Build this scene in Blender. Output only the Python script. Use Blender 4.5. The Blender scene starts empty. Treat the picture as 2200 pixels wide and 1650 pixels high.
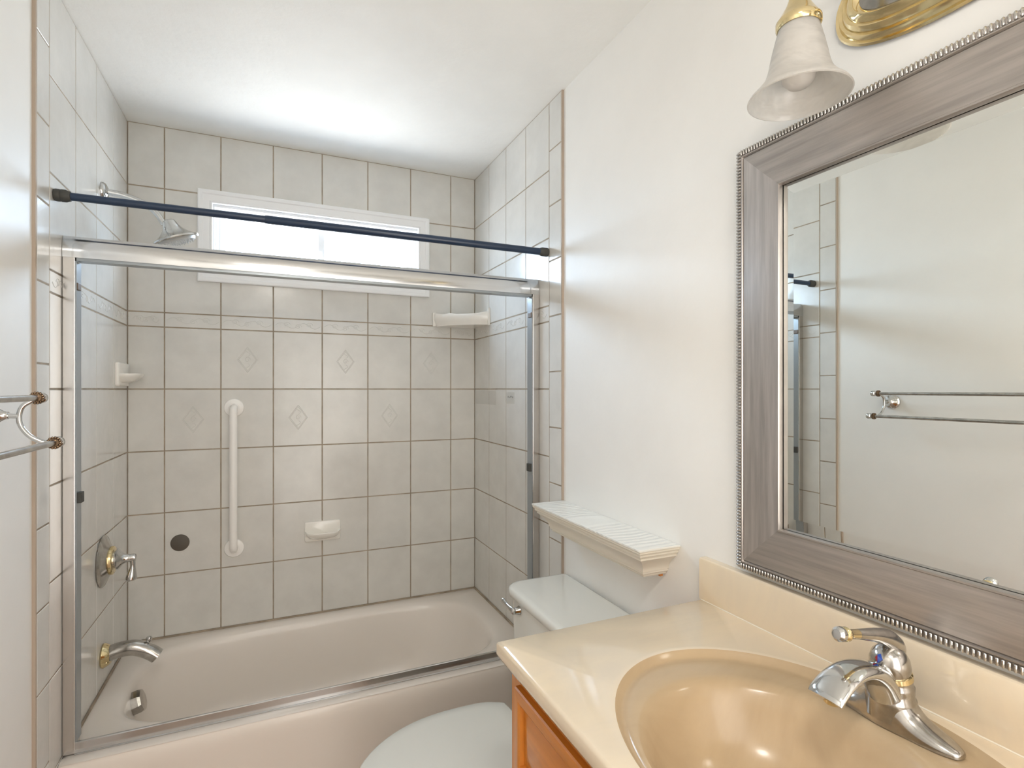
import bpy, bmesh, math, random
from math import pi, sin, cos, sqrt
from mathutils import Vector, Matrix, noise
random.seed(7)
S = bpy.context.scene
COL = S.collection
EYE = 1.40
W = 1.493            # tiled alcove: X 0..W, back wall Y=0, room towards -Y

# ------------------------------------------------------------ camera
cd = bpy.data.cameras.new('camera'); cam = bpy.data.objects.new('camera', cd); COL.objects.link(cam)
cam.location = (0.5365, -2.611, EYE)
cam.rotation_euler = (pi/2, 0, -0.4205)
cd.sensor_width = 36; cd.lens = 1150/2200*36; cd.shift_y = 10.9/2200; cd.clip_start = 0.02
S.camera = cam

# ------------------------------------------------------------ exposure
S.view_settings.view_transform = 'Standard'; S.view_settings.look = 'None'
S.view_settings.gamma = 1; S.view_settings.use_curve_mapping = False
S.view_settings.exposure = 0.36
S.cycles.max_bounces = 14; S.cycles.diffuse_bounces = 8; S.cycles.glossy_bounces = 6
S.cycles.transparent_max_bounces = 16; S.cycles.sample_clamp_indirect = 6
S.cycles.caustics_reflective = False

# ------------------------------------------------------------ world: hazy bright sky above, pale ground below
wd = bpy.data.worlds.new('daylight'); S.world = wd; wd.use_nodes = True
nt = wd.node_tree; nt.nodes.clear()
def N(nt, t, **k):
    n = nt.nodes.new(t)
    for a, b in k.items(): setattr(n, a, b)
    return n
out = N(nt, 'ShaderNodeOutputWorld'); bg = N(nt, 'ShaderNodeBackground'); tc = N(nt, 'ShaderNodeTexCoord')
sx = N(nt, 'ShaderNodeSeparateXYZ'); rp = N(nt, 'ShaderNodeValToRGB')
mr = N(nt, 'ShaderNodeMapRange'); mr.inputs[1].default_value = -1; mr.inputs[2].default_value = 1
nt.links.new(tc.outputs['Generated'], sx.inputs[0]); nt.links.new(sx.outputs[2], mr.inputs[0])
nt.links.new(mr.outputs[0], rp.inputs[0]); nt.links.new(rp.outputs[0], bg.inputs[0]); nt.links.new(bg.outputs[0], out.inputs[0])
# pale ground, horizon haze, then blue-white sky
els = rp.color_ramp.elements
els[0].position = .0; els[0].color = (.24, .24, .235, 1)
els[1].position = 1; els[1].color = (.255, .33, .42, 1)
for p_, c_ in ((.12, (.24, .24, .235, 1)), (.30, (.20, .203, .205, 1)), (.47, (.215, .23, .245, 1)), (.56, (.255, .32, .39, 1))): e_ = els.new(p_); e_.color = c_
bg.inputs[1].default_value = 65.0

def area(name, loc, rot, sx_, sy_, e, col, portal=False):
    l = bpy.data.lights.new(name, 'AREA'); l.shape = 'RECTANGLE'; l.size = sx_; l.size_y = sy_
    l.energy = e; l.color = col
    if portal: l.cycles.is_portal = True
    o = bpy.data.objects.new(name, l); o.location = loc; o.rotation_euler = rot; COL.objects.link(o); return o
# portal over the window opening (guides sky sampling), faces into the room (-Y)
area('window_daylight_portal', (.7515, .115, 2.048), (-pi/2, 0, 0), .90, .29, 1, (1, 1, 1), True)
# fill light added in the unseen doorway behind the camera, faces +Y
area('hallway_fill', (1.0, -3.22, 1.12), (pi/2, 0, 0), .80, 1.9, 13, (1, .96, .905))

# flush ceiling lamp over the middle of the room, behind and above the camera
ll = bpy.data.lights.new('ceiling_lamp_light', 'AREA'); ll.shape = 'DISK'; ll.size = .26; ll.energy = 8.0; ll.color = (1, .965, .915)
lo = bpy.data.objects.new('ceiling_lamp_light', ll); lo.location = (.55, -2.80, 2.378); COL.objects.link(lo)

# ------------------------------------------------------------ materials
def mat(name, col, rough=.5, metal=0, spec=.5, bump=None, var=None, coat=0, aniso=None):
    """bump=(scale,strength,dist) var=(scale,amount,stretch xyz)"""
    m = bpy.data.materials.new(name); m.use_nodes = True; nt = m.node_tree; p = nt.nodes['Principled BSDF']
    p.inputs['Base Color'].default_value = (*col, 1); p.inputs['Roughness'].default_value = rough
    p.inputs['Metallic'].default_value = metal; p.inputs['Specular IOR Level'].default_value = spec
    p.inputs['Coat Weight'].default_value = coat; p.inputs['Coat Roughness'].default_value = .08
    tc = N(nt, 'ShaderNodeTexCoord')
    if var:
        mp = N(nt, 'ShaderNodeMapping'); mp.inputs['Scale'].default_value = var[2]
        no = N(nt, 'ShaderNodeTexNoise'); no.inputs['Scale'].default_value = var[0]; no.inputs['Detail'].default_value = 6
        no.inputs['Roughness'].default_value = .6
        if len(var) > 4: no.inputs['Distortion'].default_value = var[4]
        r = N(nt, 'ShaderNodeValToRGB'); a = var[1]
        c2 = var[3] if len(var) > 3 and var[3] else tuple(c*(1-a) for c in col)
        r.color_ramp.elements[0].position = .35; r.color_ramp.elements[0].color = (*c2, 1)
        r.color_ramp.elements[1].position = .65; r.color_ramp.elements[1].color = (*[min(1, c*(1+a*.3)) for c in col], 1)
        nt.links.new(tc.outputs['Object'], mp.inputs[0]); nt.links.new(mp.outputs[0], no.inputs[0])
        nt.links.new(no.outputs[0], r.inputs[0]); nt.links.new(r.outputs[0], p.inputs['Base Color'])
    if bump:
        mp = N(nt, 'ShaderNodeMapping'); mp.inputs['Scale'].default_value = bump[3] if len(bump) > 3 else (1, 1, 1)
        no = N(nt, 'ShaderNodeTexNoise'); no.inputs['Scale'].default_value = bump[0]; no.inputs['Detail'].default_value = 4
        b = N(nt, 'ShaderNodeBump'); b.inputs['Strength'].default_value = bump[1]; b.inputs['Distance'].default_value = bump[2]
        nt.links.new(tc.outputs['Object'], mp.inputs[0]); nt.links.new(mp.outputs[0], no.inputs[0])
        nt.links.new(no.outputs[0], b.inputs['Height']); nt.links.new(b.outputs[0], p.inputs['Normal'])
    return m
M = {}
M['wall'] = mat('painted_plaster', (.845, .835, .805), .5, spec=.3, bump=(9, .35, .006), var=(3, .03, (1, 1, 1)))
M['ceil'] = mat('ceiling_paint', (.86, .86, .835), .6, spec=.3, bump=(26, .5, .004), var=(4, .03, (1, 1, 1)))
M['tile'] = mat('glazed_tile', (.685, .675, .64), .17, spec=.5, bump=(14, .25, .0022), var=(7, .07, (1, 1, 1)))
M['grout'] = mat('grout', (.40, .335, .26), .9, spec=.1, var=(12, .3, (1, 1, 1)))
M['floor'] = mat('floor_tile', (.44, .34, .27), .35, var=(4, .15, (1, 1, 1)))
M['tub'] = mat('bone_enamel', (.78, .725, .665), .22, spec=.45)
M['porc'] = mat('white_porcelain', (.73, .735, .69), .10, spec=.5, coat=.3)
M['seat'] = mat('toilet_seat_plastic', (.72, .725, .68), .22)
M['soap'] = mat('ceramic_fitting', (.84, .82, .77), .16, coat=.3)
M['white'] = mat('white_vinyl', (.86, .87, .88), .35)
M['grab'] = mat('white_powdercoat', (.90, .88, .85), .3)
M['chrome'] = mat('chrome', (.62, .62, .61), .10, metal=1)
M['chromeworn'] = mat('worn_chrome', (.52, .50, .47), .17, metal=1, var=(30, .25, (1, 1, 1)))
M['alu'] = mat('polished_aluminium', (.67, .675, .68), .13, metal=1, bump=(120, .06, .0006, (.02, 1, 1)), var=(8, .10, (.15, 3, 3)))
M['alujamb'] = mat('brushed_aluminium', (.66, .63, .60), .22, metal=1, var=(8, .10, (3, 3, .15)))
M['gasket'] = mat('grey_glazing_channel', (.33, .36, .38), .30, metal=.6)
M['brass'] = mat('polished_brass', (.80, .66, .38), .12, metal=1, var=(25, .15, (1, 1, 1)))
M['tbrass'] = mat('tarnished_brass', (.22, .15, .095), .22, metal=1, var=(60, .4, (1, 1, 1)))
M['rod'] = mat('black_rod_blue_reflection', (.008, .026, .065), .28, spec=.6)  # black rod, with its bluish reflection mixed into the base colour
M['rubber'] = mat('dark_rubber', (.05, .05, .045), .6)
M['brub'] = mat('bronze_bumper', (.14, .10, .07), .4)
M['greydisc'] = mat('grey_rubber_disc', (.105, .09, .072), .6)
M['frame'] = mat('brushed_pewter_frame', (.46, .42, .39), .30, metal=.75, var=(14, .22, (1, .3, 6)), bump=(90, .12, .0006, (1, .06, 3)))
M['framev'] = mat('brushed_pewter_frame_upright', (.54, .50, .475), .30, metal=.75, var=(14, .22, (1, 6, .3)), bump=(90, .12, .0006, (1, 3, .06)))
M['bead'] = mat('silver_beading', (.60, .58, .55), .24, metal=.9, var=(40, .2, (1, 1, 1)))
M['mirror'] = mat('mirror_silver', (.88, .90, .87), .0, metal=1)
M['marble'] = mat('cultured_marble', (.74, .62, .455), .12, spec=.5, coat=.4, var=(3.2, .07, (1, 2.2, 1), (.70, .595, .455), 1.6))
M['basin'] = mat('cultured_marble_basin', (.52, .385, .235), .24, spec=.4, coat=.15, var=(3.2, .06, (1, 2.2, 1), (.48, .35, .21), 1.6))
M['slot'] = mat('dark_brass_slot', (.16, .09, .03), .4, metal=.5)
M['wood'] = mat('honey_oak', (.58, .20, .022), .3, coat=.3, var=(9, .20, (4, .35, 4)), bump=(60, .1, .0008, (4, .3, 4)))
M['woodv'] = mat('honey_oak_upright', (.62, .225, .03), .3, coat=.3, var=(9, .20, (4, 4, .35)), bump=(60, .1, .0008, (4, 4, .3)))
M['shelf'] = mat('cream_shelf_paint', (.77, .72, .62), .35)
M['paper'] = mat('embossed_white_liner', (.80, .80, .76), .3, bump=(1, .0, .001))
M['red'] = mat('red_mark', (.5, .02, .02), .3); M['blue'] = mat('blue_mark', (.01, .06, .35), .3)
M['caulk'] = mat('tan_caulk', (.44, .36, .285), .7)
M['bulb'] = mat('frosted_bulb', (.70, .68, .65), .3)
M['plate'] = mat('polished_nickel_inset', (.38, .37, .35), .12, metal=1, var=(40, .25, (1, 1, 1)))
M['nozzle'] = mat('clear_grey_nozzles', (.55, .55, .53), .3)
M['lampglass'] = mat('lit_frosted_glass', (.85, .83, .8), .4); p_ = M['lampglass'].node_tree.nodes['Principled BSDF']; p_.inputs['Emission Color'].default_value = (1, .95, .89, 1); p_.inputs['Emission Strength'].default_value = 1.5
# scroll relief of the shelf liner
nt = M['paper'].node_tree; p = nt.nodes['Principled BSDF']
tcn = N(nt, 'ShaderNodeTexCoord'); wv = N(nt, 'ShaderNodeTexWave', wave_type='RINGS'); wv.inputs['Scale'].default_value = 15
wv.inputs['Distortion'].default_value = 9; wv.inputs['Detail'].default_value = 1; wv.inputs['Detail Scale'].default_value = .35
bb = N(nt, 'ShaderNodeBump'); bb.inputs['Strength'].default_value = .6; bb.inputs['Distance'].default_value = .003
nt.links.new(tcn.outputs['Object'], wv.inputs[0]); nt.links.new(wv.outputs['Fac'], bb.inputs['Height']); nt.links.new(bb.outputs[0], p.inputs['Normal'])
# window glass: clear, thin
def glassmat(name, tint, refl):
    m = bpy.data.materials.new(name); m.use_nodes = True; nt = m.node_tree; nt.nodes.clear()
    o = N(nt, 'ShaderNodeOutputMaterial'); mx = N(nt, 'ShaderNodeMixShader'); t = N(nt, 'ShaderNodeBsdfTransparent'); g = N(nt, 'ShaderNodeBsdfGlossy')
    t.inputs[0].default_value = (*tint, 1); g.inputs['Roughness'].default_value = .02; lw = N(nt, 'ShaderNodeLayerWeight'); pw = N(nt, 'ShaderNodeMath', operation='POWER'); pw.inputs[1].default_value = 5
    fr = N(nt, 'ShaderNodeMath', operation='MULTIPLY_ADD'); fr.inputs[1].default_value = .9; fr.inputs[2].default_value = .03
    nt.links.new(lw.outputs['Facing'], pw.inputs[0]); nt.links.new(pw.outputs[0], fr.inputs[0])
    nt.links.new(fr.outputs[0], mx.inputs[0]); nt.links.new(t.outputs[0], mx.inputs[1]); nt.links.new(g.outputs[0], mx.inputs[2]); nt.links.new(mx.outputs[0], o.inputs[0])
    return m
M['glass'] = glassmat('window_glass', (.96, .98, 1), 1.35)
def decal(name, col, fac):
    m = bpy.data.materials.new(name); m.use_nodes = True; nt = m.node_tree; p = nt.nodes['Principled BSDF']
    p.inputs['Base Color'].default_value = (*col, 1); p.inputs['Roughness'].default_value = .3; p.inputs['Alpha'].default_value = fac; return m
M['film'] = decal('clear_film', (.66, .66, .64), .08); M['film2'] = decal('clear_film_printed', (.66, .66, .62), .13); M['ink'] = mat('faded_ink', (.30, .29, .27), .5)
# alabaster glass of the shades
m = M['alab'] = bpy.data.materials.new('alabaster_glass'); m.use_nodes = True; nt = m.node_tree; nt.nodes.clear()
o = N(nt, 'ShaderNodeOutputMaterial'); tcn = N(nt, 'ShaderNodeTexCoord'); mp = N(nt, 'ShaderNodeMapping'); mp.inputs['Scale'].default_value = (1, 1, 2.6)
no = N(nt, 'ShaderNodeTexNoise'); no.inputs['Scale'].default_value = 11; no.inputs['Distortion'].default_value = 1.8; no.inputs['Detail'].default_value = 3
r = N(nt, 'ShaderNodeValToRGB'); r.color_ramp.elements[0].position = .35; r.color_ramp.elements[0].color = (.03,)*3+(1,)
r.color_ramp.elements[1].position = .65; r.color_ramp.elements[1].color = (.22,)*3+(1,)
df = N(nt, 'ShaderNodeBsdfDiffuse'); df.inputs[0].default_value = (.80, .78, .75, 1); tl = N(nt, 'ShaderNodeBsdfTranslucent'); tl.inputs[0].default_value = (.86, .84, .80, 1)
tr = N(nt, 'ShaderNodeBsdfTransparent'); gl = N(nt, 'ShaderNodeBsdfGlossy'); gl.inputs['Roughness'].default_value = .25; gl.inputs[0].default_value = (1, 1, 1, 1)
m1 = N(nt, 'ShaderNodeMixShader'); m1.inputs[0].default_value = .55; m2 = N(nt, 'ShaderNodeMixShader'); m3 = N(nt, 'ShaderNodeMixShader'); m3.inputs[0].default_value = .05
nt.links.new(tcn.outputs['Object'], mp.inputs[0]); nt.links.new(mp.outputs[0], no.inputs[0]); nt.links.new(no.outputs[0], r.inputs[0])
nt.links.new(df.outputs[0], m1.inputs[1]); nt.links.new(tl.outputs[0], m1.inputs[2]); nt.links.new(r.outputs[0], m2.inputs[0])
nt.links.new(m1.outputs[0], m2.inputs[1]); nt.links.new(tr.outputs[0], m2.inputs[2]); nt.links.new(m2.outputs[0], m3.inputs[1]); nt.links.new(gl.outputs[0], m3.inputs[2]); nt.links.new(m3.outputs[0], o.inputs[0])

# ------------------------------------------------------------ object helpers (all shapes are written in room coordinates)
def worldloc(o):
    v = Vector(o.location)
    while o.parent: o = o.parent; v += Vector(o.location)
    return v
def tag(o, label, cat, group=None, kind=None):
    if label: o['label'] = label
    if cat: o['category'] = cat
    if group: o['group'] = group
    if kind: o['kind'] = kind
    return o
def thing(name, loc, label, cat, group=None):
    o = bpy.data.objects.new(name, None); o.empty_display_size = .05; o.location = loc; COL.objects.link(o)
    return tag(o, label, cat, group)
def obj(name, bm, mats, parent=None, smooth=True, org=None, label=None):
    me = bpy.data.meshes.new(name)
    base = worldloc(parent) if parent else Vector(org or (0, 0, 0))
    bm.transform(Matrix.Translation(-base)); bm.normal_update()
    bm.to_mesh(me); bm.free()
    for mm in (mats if isinstance(mats, list) else [mats]): me.materials.append(M[mm])
    if smooth:
        me.shade_smooth() if hasattr(me, 'shade_smooth') else None
        try: me.set_sharp_from_angle(angle=math.radians(smooth if smooth is not True else 38))
        except Exception: pass
    o = bpy.data.objects.new(name, me); COL.objects.link(o)
    if parent: o.parent = parent
    else: o.location = base
    if label: o['label'] = label
    return o
def struct(name, bm, mats, parent=None, smooth=True, label=None):
    o = obj(name, bm, mats, parent, smooth)
    o['kind'] = 'structure'
    if label: o['label'] = label
    return o
def box(bm, x0, x1, y0, y1, z0, z1, bev=0, seg=2, mi=0):
    r = bmesh.ops.create_cube(bm, size=1)
    for v in r['verts']: v.co = Vector(((x0+x1)/2+v.co.x*(x1-x0), (y0+y1)/2+v.co.y*(y1-y0), (z0+z1)/2+v.co.z*(z1-z0)))
    fs = set(f for v in r['verts'] for f in v.link_faces)
    for f in fs: f.material_index = mi
    if bev:
        es = list(set(e for v in r['verts'] for e in v.link_edges))
        bmesh.ops.bevel(bm, geom=es, offset=bev, segments=seg, affect='EDGES', profile=.6)
def loft(bm, rings, closed=True, cap0=False, cap1=False, mi=0):
    vr = [[bm.verts.new(p) for p in r] for r in rings]
    n = len(rings[0]); out = []
    for a, b in zip(vr, vr[1:]):
        for i in range(n if closed else n-1):
            j = (i+1) % n
            if a[i].co == a[j].co and b[i].co == b[j].co: continue
            try: f = bm.faces.new((a[i], a[j], b[j], b[i])); f.material_index = mi; out.append(f)
            except ValueError: pass
    if cap0: f = bm.faces.new(vr[0][::-1]); f.material_index = mi
    if cap1: f = bm.faces.new(vr[-1]); f.material_index = mi
    return vr
def frame_of(d):
    d = Vector(d).normalized(); a = Vector((0, 0, 1)) if abs(d.z) < .9 else Vector((1, 0, 0))
    u = d.cross(a).normalized(); return d, u, d.cross(u).normalized()
def lathe(bm, prof, c, axis=(0, 0, 1), n=40, cap0=True, cap1=True, sc=(1, 1), mi=0):
    """prof: list of (radius, distance along axis)"""
    d, u, v = frame_of(axis); c = Vector(c)
    rings = [[c+d*h+u*(r*cos(2*pi*i/n)*sc[0])+v*(r*sin(2*pi*i/n)*sc[1]) for i in range(n)] for r, h in prof]
    loft(bm, rings, True, cap0 and prof[0][0] > 1e-5, cap1 and prof[-1][0] > 1e-5, mi)
    bmesh.ops.remove_doubles(bm, verts=bm.verts, dist=1e-6)
def smoothpath(pts, k=6):
    """Catmull-Rom through tuples of any length"""
    P = [tuple(p) for p in pts]; P = [P[0]]+P+[P[-1]]; o = []
    for i in range(1, len(P)-2):
        for s in range(k):
            t = s/k; a, b, c, d = P[i-1], P[i], P[i+1], P[i+2]
            o.append(tuple(.5*((2*q)+(-p+r_)*t+(2*p-5*q+4*r_-s_)*t*t+(-p+3*q-3*r_+s_)*t**3) for p, q, r_, s_ in zip(a, b, c, d)))
    o.append(P[-2]); return o
def tube(bm, pts, r, n=16, caps=True, flat=None, up=None, mi=0):
    """pts 3D; r number or list; flat=(a,b) section multipliers (number or lists); up fixed side direction"""
    pts = [Vector(p) for p in pts]; m = len(pts); rs = r if isinstance(r, (list, tuple)) else [r]*m
    rings = []; pu = None
    for i, p in enumerate(pts):
        d = (pts[min(i+1, m-1)]-pts[max(i-1, 0)]).normalized()
        if up is not None: u = Vector(up); u = (u-d*u.dot(d)).normalized()
        elif pu is None: _, u, _ = frame_of(d)
        else: u = (pu-d*pu.dot(d)).normalized()
        pu = u; v = d.cross(u)
        a, b = (1, 1) if not flat else (flat[0][i] if isinstance(flat[0], (list, tuple)) else flat[0], flat[1][i] if isinstance(flat[1], (list, tuple)) else flat[1])
        rings.append([p+u*(rs[i]*a*cos(2*pi*k/n))+v*(rs[i]*b*sin(2*pi*k/n)) for k in range(n)])
    loft(bm, rings, True, caps, caps, mi)
def sphere(bm, c, r, sc=(1, 1, 1), n=16, mi=0):
    q = bmesh.ops.create_uvsphere(bm, u_segments=n, v_segments=n//2+2, radius=r)
    for v in q['verts']: v.co = Vector(c)+Vector((v.co.x*sc[0], v.co.y*sc[1], v.co.z*sc[2]))
def B(): return bmesh.new()

# ------------------------------------------------------------ room shell
ZT = 2.485; YR = -3.15; DL = -.008; DR = 1.501; YE = -.910
b = B(); box(b, -.25, 1.75, YR-.3, .12, -.12, 0); struct('floor', b, 'floor', smooth=False, label='beige floor')
b = B(); box(b, -.25, 1.75, YR-.3, .12, ZT, ZT+.12); struct('ceiling', b, 'ceil', smooth=False, label='off-white lightly textured ceiling')
b = B(); box(b, DL-.12, DL, YR-.3, .12, 0, ZT); wl = struct('wall_left', b, 'wall', smooth=False, label='cream painted wall with towel bars, tiled beside the tub')
b = B(); box(b, DR, DR+.12, YR-.3, .12, 0, ZT); wr = struct('wall_right', b, 'wall', smooth=False, label='cream painted wall behind toilet and vanity, tiled beside the tub')
OX0, OX1, OZ0, OZ1 = .302, 1.201, 1.908, 2.188
b = B()
for x0, x1, z0, z1 in ((DL, OX0, 0, ZT), (OX1, DR, 0, ZT), (OX0, OX1, 0, OZ0), (OX0, OX1, OZ1, ZT)): box(b, x0, x1, .008, .12, z0, z1)
wb = struct('wall_back', b, 'wall', smooth=False, label='tiled wall with the window above the tub')
b = B()
for x0, x1, z0, z1 in ((DL, .58, 0, ZT), (1.42, DR, 0, ZT), (.58, 1.42, 2.05, ZT)): box(b, x0, x1, YR-.10, YR, z0, z1)
struct('wall_rear', b, 'wall', smooth=False, label='cream wall with the doorway behind the camera')
b = B(); box(b, DL, DR, YR-.42, YR-.30, -.12, ZT+.12)  # unseen wall added behind the doorway to block the sky's light
struct('wall_hall_blocker', b, 'wall', smooth=False, label='unseen hallway wall added to keep sky light out of the doorway')
b = B()
for x0, x1, z0, z1 in ((.52, .58, 0, 2.11), (1.42, 1.48, 0, 2.11), (.58, 1.42, 2.05, 2.11)): box(b, x0, x1, YR, YR+.015, z0, z1, .003)
struct('trim_1', b, 'white', smooth=False, label='white door casing')

# tiles -------------------------------------------------------
H = .2565; TW = .206
zs = [EYE+k*H for k in range(-5, 1)]
zt = zs[-1]+H; band = .060
zs += [zt, zt+band] + [zt+band+H*k for k in (1, 2)] + [ZT]
zs = [z for z in zs]
def relief(bm, P, u, v, pts, w=.0011):
    """thin raised line drawn on a tile; P(u,v,n)->3D"""
    for (a, c) in zip(pts, pts[1:]):
        dx, dy = c[0]-a[0], c[1]-a[1]; L = sqrt(dx*dx+dy*dy)
        if L < 1e-6: continue
        nx, ny = -dy/L*w, dx/L*w
        q = [P(u+a[0]+nx, v+a[1]+ny, 0), P(u+a[0], v+a[1], .0009), P(u+a[0]-nx, v+a[1]-ny, 0)]
        r_ = [P(u+c[0]+nx, v+c[1]+ny, 0), P(u+c[0], v+c[1], .0009), P(u+c[0]-nx, v+c[1]-ny, 0)]
        vs = [bm.verts.new(x) for x in q+r_]
        bm.faces.new((vs[0], vs[1], vs[4], vs[3])); bm.faces.new((vs[1], vs[2], vs[5], vs[4]))
def motif():
    L = []
    for s in (1, .86):
        L.append([(0, .056*s), (.040*s, 0), (0, -.056*s), (-.040*s, 0), (0, .056*s)])
    L.append([(.012*cos(t*.5)*(1-t*.05), .014*sin(t*.5)*(1-t*.05)) for t in range(0, 17)])
    for sy in (1, -1):
        L.append([(.008*sin(t*.45)+.002, sy*(.016+.0022*t)) for t in range(0, 13)])
    return L
def vine(w_):
    L = []; n = 26
    L.append([(-w_/2+w_*t/n, .012*sin(2*pi*2*t/n)) for t in range(n+1)])
    for cx, s in ((-w_*.25, 1), (w_*.25, 1), (0, -1)):
        L.append([(cx+.015*cos(t*.5)*(1-t*.05), s*.004+.013*sin(t*.5)*(1-t*.05)) for t in range(0, 18)])
    return L
def tiles(name, parent, P, us, vs_, hole=None, trim=None, motifs=(), label=None):
    g = .0021; bm = B(); faces = []
    def cell(u0, u1, v0, v1):
        u0 += g; u1 -= g; v0 += g; v1 -= g
        if u1-u0 < .004 or v1-v0 < .004: return
        poly = [(u0, v0), (u1, v0), (u1, v1), (u0, v1)]
        if hole:
            a0, a1, c0, c1 = hole
            iu0, iu1, iv0, iv1 = max(u0, a0), min(u1, a1), max(v0, c0), min(v1, c1)
            if iu0 < iu1 and iv0 < iv1:
                fu = iu0 <= u0 and iu1 >= u1; fv = iv0 <= v0 and iv1 >= v1
                if fu and fv: return
                if fu:
                    poly = [(u0, v0), (u1, v0), (u1, iv0), (u0, iv0)] if iv0 > v0 else [(u0, iv1), (u1, iv1), (u1, v1), (u0, v1)]
                elif fv:
                    poly = [(u0, v0), (iu0, v0), (iu0, v1), (u0, v1)] if iu0 > u0 else [(iu1, v0), (u1, v0), (u1, v1), (iu1, v1)]
                else:
                    L, R_, Bt, T_ = iu0 > u0, iu1 < u1, iv0 > v0, iv1 < v1
                    if L and Bt: poly = [(u0, v0), (u1, v0), (u1, iv0), (iu0, iv0), (iu0, v1), (u0, v1)]
                    elif L and T_: poly = [(u0, v0), (iu0, v0), (iu0, iv1), (u1, iv1), (u1, v1), (u0, v1)]
                    elif R_ and Bt: poly = [(u0, v0), (u1, v0), (u1, v1), (iu1, v1), (iu1, iv0), (u0, iv0)]
                    else: poly = [(iu1, v0), (u1, v0), (u1, v1), (u0, v1), (u0, iv1), (iu1, iv1)]
        faces.append(bm.faces.new([bm.verts.new(P(a, c, -.0016)) for a, c in poly]))
    for i in range(len(us)-1):
        for j in range(len(vs_)-1): cell(us[i], us[i+1], vs_[j], vs_[j+1])
    if trim:
        t0, t1, tv = trim
        for j in range(len(tv)-1): cell(t0, t1, tv[j], tv[j+1])
    bmesh.ops.recalc_face_normals(bm, faces=bm.faces)
    ctr = P(0, 0, 1)-P(0, 0, 0)
    for f in faces:
        f.normal_update()
        if f.normal.dot(ctr) < 0: f.normal_flip()
    bmesh.ops.inset_individual(bm, faces=faces, thickness=.0020, depth=.0016)
    for f in list(bm.faces): f.material_index = 0
    for (u, v, ls) in motifs:
        for l in ls: relief(bm, P, u, v, l)
    # grout bed
    a0, a1 = us[0], us[-1]
    if trim: a0, a1 = min(a0, trim[0]), max(a1, trim[1])
    rects = [(a0, a1, vs_[0], vs_[-1])]
    if hole:
        h0, h1, h2, h3 = hole
        rects = [(a0, h0, vs_[0], vs_[-1]), (h1, a1, vs_[0], vs_[-1]), (h0, h1, vs_[0], h2), (h0, h1, h3, vs_[-1])]
    for u0, u1, v0, v1 in rects:
        f = bm.faces.new([bm.verts.new(P(a, c, -.0013)) for a, c in ((u0, v0), (u1, v0), (u1, v1), (u0, v1))])
        f.normal_update(); f.material_index = 1
        if f.normal.dot(ctr) < 0: f.normal_flip()
    return struct(name, bm, ['tile', 'grout'], parent, smooth=False, label=label)
A0 = .1273
ux = [0]+[A0+k*TW for k in range(7)]+[W]
uc = [(ux[i]+ux[i+1])/2 for i in range(8)]
mo = []
r1 = (zs[5]+zs[6])/2; r2 = (zs[4]+zs[5])/2; vb = zt+band/2
for i in (2, 4, 6): mo.append((uc[i], r1, motif()))
for i in (1, 3, 5): mo.append((uc[i], r2, motif()))
for i in range(8): mo.append((uc[i], vb, vine(.19 if 0 < i < 7 else .09)))
tiles('tile_cladding', wb, lambda u, v, n: Vector((u, -n, v)), ux, zs, hole=(OX0-.005, OX1+.005, OZ0-.005, OZ1+.005), motifs=mo)
tv = [.0+1.465+.2087*k for k in range(-7, 5)]; tv = [0]+[t for t in tv if .02 < t < ZT-.02]+[ZT]
yl = [0]+[.2083+k*TW for k in range(4)]
vine_l = [((yl[i]+yl[i+1])/2, vb, vine(.17)) for i in range(4)]
tiles('tile_cladding', wl, lambda u, v, n: Vector((n, -u, v)), yl, zs, trim=(yl[-1], -YE, tv), motifs=vine_l)
yr = [0]+[.1982+k*TW for k in range(4)]
tiles('tile_cladding', wr, lambda u, v, n: Vector((W-n, -u, v)), yr, zs, trim=(yr[-1], -YE, tv), motifs=[((yr[i]+yr[i+1])/2, vb, vine(.17)) for i in range(4)])
# caulked outer tile edges
b = B(); box(b, DL, -.0004, YE-.006, YE+.001, 0, ZT); struct('edge_bead', b, 'caulk', wl, False, label='tan edge strip')
b = B(); box(b, W+.0004, DR, YE-.005, YE+.001, 0, ZT); struct('edge_bead', b, 'caulk', wr, False, label='tan edge strip')

# window ------------------------------------------------------
win = thing('window_1', (.7515, 0, OZ0), 'wide low white sliding window set high above the tub', None); win['kind'] = 'structure'
b = B()
cx0, cx1, cz0, cz1 = .2478, 1.2481, 1.8565, 2.2468
prof = [(0, 0), (0, .014), (.004, .016), (.016, .016), (.020, .013), (.044, .011), (.048, .014), (.054, .014), (.056, .010), (.056, 0)]
rings = []
for d, h in prof: rings.append([(cx0+d, -h, cz0+d), (cx1-d, -h, cz0+d), (cx1-d, -h, cz1-d), (cx0+d, -h, cz1-d)])
loft(b, rings); bmesh.ops.recalc_face_normals(b, faces=b.faces)
obj('casing', b, 'white', win, smooth=20)
b = B()   # jamb liner
t = .012
for x0, x1, z0, z1 in ((OX0-.004, OX0+t-.004, OZ0-.004, OZ1+.004), (OX1+.004-t, OX1+.004, OZ0-.004, OZ1+.004), (OX0+t-.004, OX1+.004-t, OZ0-.004, OZ0+t-.004), (OX0+t-.004, OX1+.004-t, OZ1+.004-t, OZ1+.004)): box(b, x0, x1, .001, .118, z0, z1)
obj('jamb_liner', b, 'white', win, False)
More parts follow.
